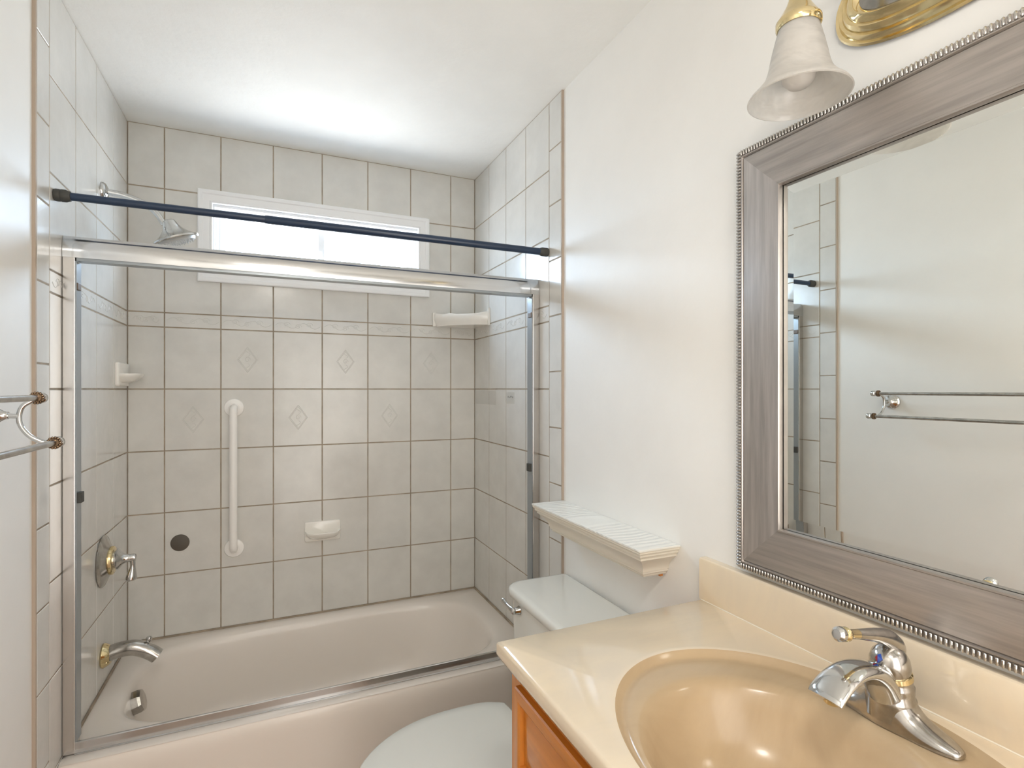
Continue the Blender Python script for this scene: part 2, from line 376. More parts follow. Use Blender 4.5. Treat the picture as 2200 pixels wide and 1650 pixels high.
def sash(x0, x1, y0, y1, name, wd_=.028):
    b = B(); z0, z1 = OZ0+.010, OZ1-.010
    for a, c, e, f in ((x0, x0+wd_, z0, z1), (x1-wd_, x1, z0, z1), (x0+wd_, x1-wd_, z0, z0+wd_), (x0+wd_, x1-wd_, z1-wd_, z1)): box(b, a, c, y0, y1, e, f, .002)
    s = obj(name, b, 'white', win, False)
    b = B(); box(b, x0+wd_, x1-wd_, (y0+y1)/2-.0015, (y0+y1)/2+.0015, z0+wd_, z1-wd_); obj('pane', b, 'glass', s, False)
    return s
b = B()
for x0, x1, z0, z1 in ((OX0+.008, OX0+.020, OZ0+.008, OZ1-.008), (OX1-.020, OX1-.008, OZ0+.008, OZ1-.008)): box(b, x0, x1, .045, .10, z0, z1, .002)
for z0, z1 in ((OZ0+.008, OZ0+.012), (OZ1-.012, OZ1-.008)): box(b, OX0+.02, OX1-.02, .045, .10, z0, z1)
obj('track_frame', b, 'white', win, False)
s1 = sash(OX0+.018, .760, .055, .073, 'sash'); s2 = sash(.732, OX1-.018, .076, .094, 'sash')
b = B(); tube(b, smoothpath([(.742, .054, 2.045), (.736, .042, 2.035), (.733, .038, 2.015), (.740, .045, 1.995), (.742, .054, 1.985)], 4), .004, 8); obj('latch', b, 'white', s1)

# ------------------------------------------------------------ bathtub
RZ = .372; TY0, TY1 = -.772, -.001; TX0, TX1 = .0012, W-.0012
tub = thing('bathtub', (W/2, -.4, 0), 'bone coloured enamel bathtub built in below the window', 'bathtub')
def selln(cx, cy, ax, ay, e, n=96, z=0, sh=0):
    r = []
    for i in range(n):
        t = 2*pi*i/n; c_, s_ = cos(t), sin(t)
        r.append(Vector((cx+ax*abs(c_)**(2/e)*(1 if c_ >= 0 else -1)+sh, cy+ay*abs(s_)**(2/e)*(1 if s_ >= 0 else -1), z)))
    return r
def rectring(x0, x1, y0, y1, ref, cx, cy, z):
    r = []
    for p in ref:
        dx, dy = p.x-cx, p.y-cy
        k = min((x1-cx)/dx if dx > 1e-9 else 1e9, (x0-cx)/dx if dx < -1e-9 else 1e9, (y1-cy)/dy if dy > 1e-9 else 1e9, (y0-cy)/dy if dy < -1e-9 else 1e9)
        r.append(Vector((cx+dx*k, cy+dy*k, z)))
    # pull nearest samples onto the corners
    for X in (x0, x1):
        for Y in (y0, y1):
            q = min(range(len(r)), key=lambda i: (r[i].x-X)**2+(r[i].y-Y)**2); r[q] = Vector((X, Y, z))
    return r
ICX, ICY = .735, -.372; IAX, IAY = .668, .318
ref = selln(ICX, ICY, IAX, IAY, 3.6)
def ring(k, z, e=3.6, sh=0, sx=None): return selln(ICX, ICY, IAX*(sx or k), IAY*k, e, z=z, sh=sh)
rings = [rectring(TX0, TX1, TY0, TY1, ref, ICX, ICY, RZ-.004)]
rings[0] = [Vector((p.x, p.y, p.z)) for p in rings[0]]
rings.append([Vector((ICX+(p.x-ICX)*.985, ICY+(p.y-ICY)*.975, RZ)) for p in rings[0]])
rings += [ring(1.035, RZ), ring(1.0, RZ-.003), ring(.975, RZ-.012), ring(.955, RZ-.035, sx=.965), ring(.90, RZ-.12, 3.4, sh=-.012, sx=.93), ring(.84, RZ-.22, 3.2, sh=-.03, sx=.885),
          ring(.79, RZ-.285, 3.0, sh=-.045, sx=.845), ring(.70, RZ-.315, 2.8, sh=-.05, sx=.78), ring(.45, RZ-.322, 2.5, sh=-.05, sx=.5), ring(.05, RZ-.325, 2, sh=-.05)]
b = B(); loft(b, rings, True, False, True)
bmesh.ops.recalc_face_normals(b, faces=b.faces)
f0 = max(b.faces, key=lambda f: f.calc_center_median().z)
if f0.normal.z < 0: bmesh.ops.reverse_faces(b, faces=b.faces)
obj('basin', b, 'tub', tub, smooth=60)
# apron: rolled top then slightly recessed skirt
b = B(); prof = [(TY0+.03, RZ-.001), (TY0+.016, RZ-.001), (TY0+.006, RZ-.004), (TY0, RZ-.013), (TY0-.004, RZ-.030), (TY0-.005, RZ-.055), (TY0-.004, RZ-.09), (TY0-.003, .20), (TY0-.003, .002), (TY0+.04, .002)]
loft(b, [[(x, y, z) for (y, z) in smoothpath(prof, 3)] for x in (TX0, TX1)], closed=False)
bmesh.ops.recalc_face_normals(b, faces=b.faces)
obj('apron', b, 'tub', tub, smooth=60, label='pinkish bone tub skirt')
# end closures of the shell
for x0, x1 in ((TX0, TX0+.004), (TX1-.004, TX1)): b = B(); box(b, x0, x1, TY0+.03, TY1, .001, RZ-.006); obj('end_panel', b, 'tub', tub, False)
b = B()   # caulk line where the tub meets the tile
for a in ((0.0005, W-.0005, -.006, -.0006, RZ-.003, RZ+.005), (.0006, .006, -.69, -.004, RZ-.003, RZ+.005), (W-.006, W-.0006, -.69, -.004, RZ-.003, RZ+.005)): box(b, *a)
obj('caulk_line', b, 'grout', tub, False)
# overflow plate on the sloped left end
c = Vector((.104, -.372, .308)); ax = Vector((1, 0, .28)).normalized()
b = B(); lathe(b, [(.040, -.012), (.040, .012), (.035, .020), (.022, .023), (0, .023)], c, ax, n=8, cap1=False); obj('overflow_plate', b, 'chromeworn', tub, smooth=20, label='octagonal chrome overflow plate')

# ------------------------------------------------------------ tub spout, mixer, shower
CY = -.345
sp = thing('tub_spout', (0.0005, CY, .475), 'curved chrome tub spout with brass collar low on the left tiled wall', 'tub spout')
b = B(); lathe(b, [(.040, 0), (.041, .004), (.036, .014), (.030, .022), (.028, .024)], (.0005, CY, .478), (1, 0, 0)); obj('collar', b, 'brass', sp, label='worn brass collar')
pth = smoothpath([(.012, CY, .480, .0255), (.045, CY, .489, .0260), (.085, CY, .490, .0262), (.118, CY, .478, .0262), (.142, CY, .462, .0255), (.160, CY, .446, .0250)], 6)
b = B(); tube(b, [p[:3] for p in pth], [p[3] for p in pth], 28); obj('spout_body', b, 'chromeworn', sp, smooth=50)
b = B(); lathe(b, [(.005, -.006), (.005, .010), (.009, .015), (.0105, .021), (.008, .027), (0, .030)], (.132, CY, .492), (.15, 0, 1), n=20, cap1=False); obj('diverter_knob', b, 'chrome', sp)
mx = thing('shower_valve', (.0005, CY, .805), 'round chrome shower valve with brass ring and lever pointing down', 'shower valve')
b = B(); lathe(b, [(.087, 0), (.088, .003), (.085, .006), (.070, .012), (.055, .019), (.046, .024), (.044, .025)], (.0005, CY, .805), (1, 0, 0), n=56, cap1=False); obj('escutcheon', b, 'chromeworn', mx)
b = B(); lathe(b, [(.046, .020), (.049, .025), (.048, .031), (.044, .034), (.036, .034)], (.0005, CY, .805), (1, 0, 0), n=48); obj('trim_ring', b, 'brass', mx, label='brass ring')
b = B(); lathe(b, [(.030, .034), (.030, .040), (.036, .041), (.037, .045), (.033, .049), (.027, .053), (.020, .058), (.015, .066), (.0135, .078), (.0135, .090), (.012, .095), (0, .097)], (.0005, CY, .807), (1, 0, 0), n=40, cap1=False); obj('hub', b, 'chrome', mx)
pth = smoothpath([(.084, CY, .806, .0115), (.087, CY, .790, .0095), (.087, CY, .777, .0095), (.085, CY, .757, .0145), (.083, CY, .742, .0190), (.082, CY, .732, .0200), (.082, CY, .7285, .0170)], 5)
b = B(); tube(b, [p[:3] for p in pth], [p[3] for p in pth], 20, flat=(1, .85), up=(0, 1, 0)); obj('lever', b, 'chrome', mx)
sh = thing('wall_shower', (.0005, CY, 2.08), 'chrome bell shower head on a curved arm high on the left tiled wall', 'shower head')
b = B(); lathe(b, [(.032, 0), (.032, .004), (.028, .010), (.016, .015), (.011, .017)], (.0005, CY, 2.082), (1, 0, 0)); obj('flange', b, 'chrome', sh)
pth = smoothpath([(.004, CY, 2.083, .0105), (.05, CY, 2.080, .0105), (.10, CY, 2.066, .0105), (.140, CY, 2.045, .0105), (.165, CY, 2.018, .0098), (.180, CY, 1.990, .0095)], 6)
b = B(); tube(b, [p[:3] for p in pth], [p[3] for p in pth], 20); obj('arm', b, 'chrome', sh)
ax = Vector((.354, .11, -.93)).normalized(); cc = Vector((.2185, CY, 1.943))
b = B(); lathe(b, [(.012, -.070), (.019, -.066), (.023, -.058), (.026, -.048), (.033, -.035), (.047, -.020), (.064, -.008), (.074, -.003), (.0745, .002), (.071, .005), (.062, .004)], cc, ax, n=48); hd = obj('bell', b, 'chrome', sh)
b = B(); lathe(b, [(.062, .004), (.058, .012), (.030, .014), (0, .014)], cc, ax, n=40, cap1=False)
d_, u_, v_ = frame_of(ax)
for k in range(3):
    for i in range(8+k*7):
        t = 2*pi*i/(8+k*7); p_ = cc+ax*.013+(u_*cos(t)+v_*sin(t))*(.018+.016*k); lathe(b, [(.0022, 0), (.0014, .006)], p_, ax, n=6)
obj('spray_face', b, 'nozzle', hd, label='pale spray face with nozzles')

# ------------------------------------------------------------ grab bar
gb = thing('grab_bar', (.384, -.0006, .7115), 'white upright grab bar on the tiled wall below the window', 'grab bar')
for z in (1.319, .7115):
    b = B(); lathe(b, [(.039, 0), (.039, .003), (.037, .006), (.030, .008), (.020, .010), (.019, .012)], (.384, -.0006, z), (0, -1, 0), n=40); obj('flange', b, 'grab', gb)
pts = [(.384, -.006, 1.319), (.384, -.022, 1.319)]+[(.384, -.022-.026*sin(a), 1.319-.026+.026*cos(a)) for a in [pi/2*i/8 for i in range(9)]]
pts += [(.384, -.048, .7375)]+[(.384, -.022-.026*cos(a), .7115+.026-.026*sin(a)) for a in [pi/2*i/8 for i in range(1, 9)]]+[(.384, -.006, .7115)]
b = B(); tube(b, pts, .0155, 24, up=(1, 0, 0)); obj('bar', b, 'grab', gb)
b = B(); lathe(b, [(.0345, 0), (.0345, .002), (.033, .003), (0, .003)], (.183, -.0004, .7575), (0, -1, 0), n=40, cap1=False)
tag(obj('cover_disc', b, 'greydisc', org=(.183, -.0004, .7575)), 'dark grey flat round disc stuck on the tiled wall left of the grab bar', 'disc')

# ------------------------------------------------------------ soap dishes and corner shelf (ceramic)
def soapdish(c, right, out, label, w_=.156, h_=.090, d_=.074):
    """c = centre of back plate bottom-left reference; right/out unit vectors"""
    R_, O_ = Vector(right), Vector(out); c = Vector(c); U_ = Vector((0, 0, 1))
    t = thing('soap_dish', c, label, 'soap dish')
    P = lambda x, y, z: c+R_*x+O_*y+U_*z
    b = B(); hw = w_/2
    # back plate: rounded slab
    rr = []
    for o_, k in ((0.0004, 1), (.008, 1), (.012, .97), (.013, .93)):
        ring_ = []
        for sx_, sz_, a0 in ((1, 1, 0), (-1, 1, pi/2), (-1, -1, pi), (1, -1, 1.5*pi)):
            for i in range(5):
                a = a0+pi/2*i/4; ring_.append(P((sx_*(hw-.008)+.008*cos(a))*k, o_, (sz_*(h_/2-.008)+.008*sin(a))*k))
        rr.append(ring_)
    loft(b, rr, True, True, True); bmesh.ops.recalc_face_normals(b, faces=b.faces); obj('back_plate', b, 'soap', t, smooth=50)
    # tray: D-shaped bowl, hollow on top
    b = B(); n = 28
    def dr(k, z, ky=None):
        r = [P(-hw*.96*k, .006, z), ]
        for i in range(n+1):
            a = pi-pi*i/n; x = cos(a); y = sin(a)
            r.append(P(hw*.98*k*(abs(x)**.55)*(1 if x > 0 else -1), .006+(d_-.006)*(ky or k)*(y**.75 if y > 0 else 0), z))
        r.append(P(hw*.96*k, .006, z)); return r
    zt_ = .002
    loft(b, [dr(.55, zt_-.034, .35), dr(.80, zt_-.026, .68), dr(.95, zt_-.012, .92), dr(1.0, zt_-.002, 1.0), dr(.985, zt_+.001, .985), dr(.93, zt_-.001, .93), dr(.86, zt_-.012, .85), dr(.80, zt_-.014, .75)], True, True, True)
    bmesh.ops.recalc_face_normals(b, faces=b.faces); obj('tray', b, 'soap', t, smooth=60)
    return t
soapdish((.7468, 0, .749), (1, 0, 0), (0, -1, 0), 'small white ceramic soap dish on the tiled wall right of the grab bar')
soapdish((0, -.108, 1.456), (0, 1, 0), (1, 0, 0), 'white ceramic soap dish on the left tiled wall near the back corner')
cs = thing('corner_shelf', (W, 0, 1.712), 'white ceramic corner shelf in the right back corner of the shower', 'shelf')
b = B(); box(b, 1.267, 1.283, -.012, -.0006, 1.712, 1.783, .004, 3); obj('back_bracket', b, 'soap', cs)
b = B()
pr = [(-.200, 1.712), (-.2145, 1.708), (-.2145, 1.786), (-.212, 1.792), (-.206, 1.790), (-.196, 1.776), (-.180, 1.768)]
loft(b, [[(x, y, z) for y, z in pr] for x in (W-.0006, W-.006, W-.010)], True, True, True); bmesh.ops.recalc_face_normals(b, faces=b.faces); obj('side_bracket', b, 'soap', cs, smooth=40)
def csr(k, z, lip=0):
    """outline of the triangular shelf: back wall run, wavy front, right wall run"""
    X0, Y0 = 1.272, -.212
    pts = [Vector((W-.001, -.001, z))]
    pts.append(Vector((X0+.001, -.001, z)))
    n = 22
    for i in range(n+1):
        t = i/n; x = X0+(W-.001-X0)*t; y = -.022+(Y0+.022)*t
        bulge = .034*sin(pi*t)+.004*sin(3*pi*t)
        nx, ny = (Y0)/sqrt(Y0**2+(W-X0)**2), -(W-X0)/sqrt(Y0**2+(W-X0)**2)
        x += nx*bulge; y += ny*bulge
        pts.append(Vector((x, y, z+(0 if not lip else lip*(abs(2*t-1)**3+.5*math.exp(-((t-.33)/.07)**2))))))
    c0 = Vector((W-.001, -.001, z))
    return [Vector((c0.x+(p.x-c0.x)*k, c0.y+(p.y-c0.y)*k, p.z)) for p in pts]
b = B(); loft(b, [csr(.93, 1.712), csr(.985, 1.735), csr(1.0, 1.750), csr(1.0, 1.760, .014), csr(.985, 1.764, .014), csr(.95, 1.761, .010), csr(.90, 1.750), csr(.6, 1.749)], True, True, True)
bmesh.ops.recalc_face_normals(b, faces=b.faces); obj('ledge', b, 'soap', cs, smooth=60)

# ------------------------------------------------------------ faded stickers on right tiles
b = B(); box(b, W-.0012, W-.0006, -.285, -.014, 1.326, 1.393); tag(obj('sticker', b, 'film', org=(W, -.15, 1.33), smooth=False), 'wide pale grey film sticker on the right tiled wall by the corner', 'sticker')
st = thing('sticker', (W, -.455, 1.335), 'small square printed sticker on the right tiled wall near the door jamb', 'sticker')
b = B(); box(b, W-.0012, W-.0006, -.499, -.413, 1.336, 1.386); obj('film', b, 'film2', st, False)
b = B()
for y, z, w_, h_ in ((-.433, 1.366, .010, .006), (-.448, 1.363, .006, .003), (-.462, 1.368, .012, .004), (-.480, 1.364, .009, .006)): box(b, W-.0016, W-.0012, y-w_/2, y+w_/2, z-h_/2, z+h_/2)
obj('print', b, 'ink', st, False)

# ------------------------------------------------------------ shower door frame
df_ = thing('shower_door_frame', (W/2, -.72, RZ), 'polished aluminium shower door frame standing on the tub rim, without panels', 'door frame')
FY = -.737
b = B()
pr = [(FY+.045, 1.770), (FY, 1.770), (FY-.001, 1.782), (FY, 1.806), (FY+.004, 1.822), (FY+.011, 1.831), (FY+.045, 1.835)]
loft(b, [[(x, y, z) for y, z in pr] for x in (.0008, W-.0008)], True, True, True); bmesh.ops.recalc_face_normals(b, faces=b.faces)
obj('header', b, 'alu', df_, smooth=25)
b = B(); box(b, .032, W-.032, FY+.004, FY+.040, 1.762, 1.7705); obj('header_channel', b, 'gasket', df_, False, label='blue grey channel under the header')
for s in (0, 1):
    f = (lambda a, c: (a, c)) if not s else (lambda a, c: (W-c, W-a))
    b = B(); x0, x1 = f(.0008, .029); box(b, x0, x1, FY, FY+.045, RZ+.003, 1.7705, .0015); j = obj('jamb', b, 'alujamb', df_, False)
    b = B(); x0, x1 = f(.029, .0325); box(b, x0, x1, FY+.003, FY+.043, RZ+.034, 1.7605); obj('glazing_channel', b, 'gasket', j, False)
    for z in (1.093, 1.690):
        b = B(); x0, x1 = f(.0325, .044 if z < 1.5 else .037); box(b, x0, x1, FY+.002, FY+.028, z-.015 if z < 1.5 else z-.010, z+.015 if z < 1.5 else z+.010, .002); obj('bumper', b, 'rubber' if z < 1.5 else 'brub', j, False, label='small dark rubber bumper' if z < 1.5 else 'small bronze bumper')
b = B()
pr = [(FY-.003, RZ+.0006), (FY-.003, RZ+.004), (FY-.001, RZ+.005), (FY-.001, RZ+.033), (FY+.001, RZ+.035), (FY+.007, RZ+.035), (FY+.009, RZ+.033), (FY+.009, RZ+.006), (FY+.038, RZ+.006), (FY+.040, RZ+.0006)]
loft(b, [[(x, y, z) for y, z in pr] for x in (.029, W-.029)], True, True, True); bmesh.ops.recalc_face_normals(b, faces=b.faces)
obj('bottom_track', b, 'alu', df_, smooth=20)

# ------------------------------------------------------------ curtain rod
cr = thing('curtain_rod', (0, -.80, 1.922), 'black tension curtain rod spanning the shower above the door frame', 'curtain rod')
b = B(); tube(b, [(.02, -.795, 1.9225), (.55, -.799, 1.9217)], .0108, 24); obj('inner_tube', b, 'rod', cr)
b = B(); tube(b, [(.515, -.7987, 1.9217), (.517, -.7987, 1.9217), (1.47, -.806, 1.920)], [.0118, .0128, .0128], 24); obj('outer_tube', b, 'rod', cr)
b = B(); pr = [(.0155, .0005), (.0165, .004), (.0165, .012), (.0155, .014), (.0165, .016), (.0165, .026), (.0145, .030), (.0130, .036), (.011, .037)]
lathe(b, pr, (.0005, -.795, 1.9225), (1, 0, 0), n=28); obj('end_cap', b, 'rubber', cr)
b = B(); lathe(b, pr, (W-.0005, -.806, 1.920), (-1, 0, 0), n=28); obj('end_cap', b, 'rubber', cr)

# ------------------------------------------------------------ double towel bar on the left wall
tb = thing('towel_rack', (DL, -1.44, 1.345), 'double chrome towel bar with beaded brass ends on the left wall', 'towel bar')
UPP = Vector((.0765, 0, 1.381)); LOW = Vector((.1060, 0, 1.2840))
for yy, s in ((-1.161, 1), (-1.772, -1)):
    b = B(); lathe(b, [(.031, 0), (.031, .004), (.027, .009), (.0275, .012), (.021, .017), (.0215, .020), (.014, .026), (.009, .034), (.008, .040)], (DL+.0005, yy, 1.345), (1, 0, 0), n=36); rs = obj('rosette', b, 'chrome', tb)
    b = B(); tube(b, smoothpath([(DL+.03, yy, 1.345), (.035, yy, 1.344), (.049, yy, 1.343)], 4), .0055, 14); 
    pth = smoothpath([(UPP.x-.004, yy+s*.004, UPP.z-.004), (.0560, yy, 1.364), (.0500, yy, 1.343), (.0530, yy, 1.322), (.0680, yy, 1.300), (.0900, yy+s*.002, 1.286), (LOW.x-.002, yy+s*.004, LOW.z)], 6)
    tube(b, pth, .0050, 14, up=(0, 1, 0)); obj('bracket', b, 'chrome', tb)
    for c in (UPP, LOW):
        cc = Vector((c.x, yy+s*.008, c.z)); b = B(); lathe(b, [(.007, -.004), (.0105, -.003), (.0105, .003), (.007, .004)], cc, (0, s, 0), n=24)
        for i in range(14):
            a = 2*pi*i/14; sphere(b, cc+Vector((.0110*cos(a), -s*.002, .0110*sin(a))), .0030, n=8)
            sphere(b, cc+Vector((.0108*cos(a+.2), s*.0035, .0108*sin(a+.2))), .0030, n=8)
        obj('beaded_ring', b, 'tbrass', tb, label='tarnished brass beaded ring')
        b = B(); lathe(b, [(.0095, .003), (.0100, .012), (.0122, .014), (.0122, .025), (.0104, .0285), (.006, .029), (0, .029)], cc, (0, s, 0), n=20, cap1=False); obj('end_cap', b, 'chrome', tb)
for c in (UPP, LOW):
    b = B(); tube(b, [(c.x, -1.157, c.z), (c.x, -1.776, c.z)], .0068, 20); obj('bar', b, 'chromeworn', tb)

# ------------------------------------------------------------ moulded shelf above the toilet
sf = thing('wall_shelf', (DR, -1.21, .91), 'short cream crown moulding shelf on the wall above the toilet tank', 'shelf')
SX, SY0, SY1, SZ = 1.372, -.916, -1.523, .997
b = B()
pr = [(.052, .906), (.047, .906), (.045, .909), (.046, .912), (.042, .9135), (.040, .917), (.041, .921), (.038, .9225), (.0375, .930), (.034, .940), (.027, .950), (.019, .958), (.014, .9635), (.011, .965), (.0115, .970), (.008, .972), (.0055, .977), (.0065, .981), (.003, .9825), (.001, .986), (.001, .9885), (0, .992)]
rings = []
for d, z in pr:
    d *= 1.15
    rings.append([(DR-.0005, SY0-d, z), (SX+d, SY0-d, z), (SX+d, SY1+d, z), (DR-.0005, SY1+d, z)])
loft(b, rings, True, True, True); bmesh.ops.recalc_face_normals(b, faces=b.faces); obj('crown_moulding', b, 'shelf', sf, smooth=18)
b = B(); box(b, SX-.001, DR-.0006, SY1-.001, SY0+.001, .9915, SZ, .0012); obj('top_liner', b, 'paper', sf, False, label='embossed white top liner')
b = B(); box(b, 1.482, 1.492, -1.466, -1.458, .899, .9085, .001); obj('hook', b, 'wood', sf, False, label='tiny brown peg')

# ------------------------------------------------------------ toilet
tl_ = thing('toilet', (1.15, -1.20, 0), 'white toilet with closed lid between the tub and the vanity', 'toilet')
TC = -1.195
def rrect(x0, x1, y0, y1, rf, rb, z, n=8):
    """rounded rectangle; front is -X (radius rf), back is +X (radius rb)"""
    r = []
    for cx, cy, rad, a0 in ((x1-rb, y1-rb, rb, 0), (x0+rf, y1-rf, rf, pi/2), (x0+rf, y0+rf, rf, pi), (x1-rb, y0+rb, rb, 1.5*pi)):
        for i in range(n+1): a = a0+pi/2*i/n; r.append(Vector((cx+rad*cos(a), cy+rad*sin(a), z)))
    return r
b = B(); z0 = .38
loft(b, [rrect(1.272, 1.478, -1.405, -.985, .05, .02, .385), rrect(1.266, 1.480, -1.415, -.975, .055, .02, .40), rrect(1.263, 1.483, -1.430, -.960, .055, .02, .55), rrect(1.260, 1.484, -1.436, -.956, .055, .02, .712)], True, True, True)
bmesh.ops.recalc_face_normals(b, faces=b.faces); obj('tank', b, 'porc', tl_, smooth=50)
b = B()
loft(b, [rrect(1.258, 1.486, -1.440, -.952, .055, .018, .7125), rrect(1.250, 1.489, -1.450, -.944, .06, .018, .717), rrect(1.248, 1.490, -1.452, -.942, .062, .018, .732), rrect(1.250, 1.489, -1.450, -.944, .06, .018, .741), rrect(1.257, 1.486, -1.443, -.951, .056, .016, .7455), rrect(1.268, 1.478, -1.43, -.963, .05, .012, .747)], True, True, True)
bmesh.ops.recalc_face_normals(b, faces=b.faces); obj('tank_lid', b, 'porc', tl_, smooth=60)
fl = thing_ = None
b = B(); lathe(b, [(.013, 0), (.0145, .004), (.012, .010), (.010, .020)], (1.2625, -1.052, .690), (-1, 0, 0), n=20)
pth = smoothpath([(1.240, -1.058, .688, .0085), (1.238, -1.050, .690, .0115), (1.234, -1.034, .694, .0095), (1.231, -1.012, .699, .0085), (1.229, -.992, .704, .0095), (1.228, -.984, .706, .008)], 4)
tube(b, [p[:3] for p in pth], [p[3] for p in pth], 14, flat=(1, .7), up=(0, 0, 1)); obj('flush_lever', b, 'chrome', tl_, label='chrome flush lever')
def lidring(k, z, dx=0):
    """egg outline: (x, half width)"""
    o = [(1.2155, .098), (1.2152, .106), (1.2105, .150), (1.198, .159), (1.145, .181), (1.06, .186), (.98, .182), (.90, .163), (.835, .130), (.785, .090), (.752, .050), (.738, .022)]
    side = o[:3]+smoothpath(o[3:], 4); up = [(x, h) for x, h in side]; pts = [(x, TC-.005+h) for x, h in up]+[(.735, TC-.005)]+[(x, TC-.005-h) for x, h in reversed(up)]
    cx = .98
    return [Vector((cx+(x-cx)*k+dx, TC-.005+(y-TC+.005)*k, z)) for x, y in pts]
b = B(); loft(b, [lidring(.97, .388), lidring(1, .391), lidring(1.002, .398), lidring(.995, .404), lidring(.97, .4075), lidring(.80, .4095), lidring(.3, .411)], True, True, True)
bmesh.ops.recalc_face_normals(b, faces=b.faces); obj('lid', b, 'seat', tl_, smooth=60)
b = B(); loft(b, [lidring(.97, .366), lidring(.99, .370), lidring(.99, .380), lidring(.97, .3865)], True, True, True); bmesh.ops.recalc_face_normals(b, faces=b.faces); obj('seat', b, 'seat', tl_, smooth=60)
for y in (-1.115, -1.275):
    b = B(); box(b, 1.206, 1.246, y-.018, y+.018, .366, .402, .006, 3); obj('hinge', b, 'seat', tl_)
b = B(); loft(b, [lidring(.52, .001, .06), lidring(.55, .02, .06), lidring(.50, .10, .07), lidring(.58, .18, .05), lidring(.80, .28, .02), lidring(.93, .345), lidring(.95, .365)], True, True, True); bmesh.ops.recalc_face_normals(b, faces=b.faces); obj('bowl', b, 'porc', tl_, smooth=60)
b = B(); box(b, 1.10, 1.47, -1.31, -1.09, .20, .384, .02, 3); obj('rear_deck', b, 'porc', tl_)

# ------------------------------------------------------------ vanity cabinet
CZ = .8924; CT = .036; VY0, VY1 = -2.535, -1.612; VX = .949
vc = thing('vanity_cabinet', (1.24, -2.08, 0), 'honey oak vanity cabinet with framed panels under the beige sink top', 'cabinet')
FX = .972; cy1, cy0 = VY1-.024, VY0+.02
for y0, y1 in ((cy1-.016, cy1), (cy0, cy0+.016)): b = B(); box(b, FX+.018, DR-.0006, y0, y1, .001, CZ-CT-.001); obj('side_panel', b, 'woodv', vc, False)
b = B(); box(b, FX+.018, DR-.0006, cy0+.016, cy1-.016, .09, .106); obj('bottom_panel', b, 'wood', vc, False)
b = B(); box(b, DR-.007, DR-.0006, cy0+.016, cy1-.016, .106, CZ-CT-.001); obj('back_panel', b, 'wood', vc, False)
b = B(); box(b, FX+.07, FX+.085, cy0+.016, cy1-.016, .001, .09); obj('toe_kick', b, 'wood', vc, False)
for y0, y1 in ((cy1-.045, cy1), (cy0, cy0+.045), (-2.10, -2.06)):
    b = B(); box(b, FX, FX+.018, y0, y1, .09, CZ-CT-.001, .0012); obj('stile', b, 'woodv', vc, False)
for z0, z1 in ((CZ-CT-.031, CZ-CT-.001), (.655, .685), (.09, .13)):
    for y0, y1 in ((cy0+.045, -2.10), (-2.06, cy1-.045)): b = B(); box(b, FX+.0004, FX+.018, y0, y1, z0, z1); obj('rail', b, 'wood', vc, False)
def panel(name, y0, y1, z0, z1):
    """framed raised panel; y0<y1; front faces -X"""
    pr = [(0, -.001), (0, .010), (.002, .013), (.008, .0145), (.019, .0145), (.024, .012), (.0255, .004), (.030, .0035), (.034, .0045), (.052, .0095)]
    root = None; b = B()
    rings = [[(FX-h, y1-d, z1-d), (FX-h, y0+d, z1-d), (FX-h, y0+d, z0+d), (FX-h, y1-d, z0+d)] for d, h in pr[:7]]
    vr = loft(b, rings)
    for f in b.faces:
        n_ = f.calc_center_median(); f.material_index = 1 if (abs(n_.z-z0) > .03 and abs(n_.z-z1) > .03) else 0
    bmesh.ops.recalc_face_normals(b, faces=b.faces); root = obj(name, b, ['wood', 'woodv'], vc, smooth=25)
    b = B(); rings = [[(FX-h, y1-d, z1-d), (FX-h, y0+d, z1-d), (FX-h, y0+d, z0+d), (FX-h, y1-d, z0+d)] for d, h in pr[6:]]
    loft(b, rings, True, False, True); bmesh.ops.recalc_face_normals(b, faces=b.faces); obj('raised_panel', b, 'wood', root, smooth=20)
    return root
panel('drawer_front', -2.075, cy1-.040, .668, CZ-CT-.026); panel('drawer_front', cy0+.03, -2.085, .668, CZ-CT-.026)
for y0, y1 in ((-2.075, cy1-.040), (cy0+.03, -2.085)): panel('door', y0, y1, .115, .658)

# ------------------------------------------------------------ vanity top with integral basin
vt = thing('countertop', (1.22, -2.09, CZ), 'beige cultured marble sink top with oval basin on the oak cabinet', 'countertop')
BC = (1.22, -2.09); NB = 128
def ell(cx, cy, ax, ay, z, e=2.0, n=NB): return selln(cx, cy, ax, ay, e, n, z)
ref = ell(*BC, .24, .30, CZ)
x0, x1, y0, y1 = VX, DR-.001, VY0, VY1
def rr_(d, z): return [Vector((p.x, p.y, z)) for p in rectring(x0+d, x1-(d if d > 0 else 0)*.2, y0+d, y1-d, ref, *BC, z)]
b = B()
rings = [rr_(.010, CZ-CT), rr_(.003, CZ-CT+.003), rr_(0, CZ-CT+.010), rr_(0, CZ-.007), rr_(.002, CZ-.0025), rr_(.007, CZ)]
rings += [ell(*BC, .252, .312, CZ), ell(*BC, .246, .306, CZ+.0012), ell(*BC, .240, .300, CZ+.0003)]
loft(b, rings, True, False, False); bmesh.ops.recalc_face_normals(b, faces=b.faces)
f0 = max((f for f in b.faces), key=lambda f: f.calc_area())
if f0.normal.z < 0: bmesh.ops.reverse_faces(b, faces=b.faces)
obj('counter_slab', b, 'marble', vt, smooth=50)
b = B(); I = (1.19, -2.09)
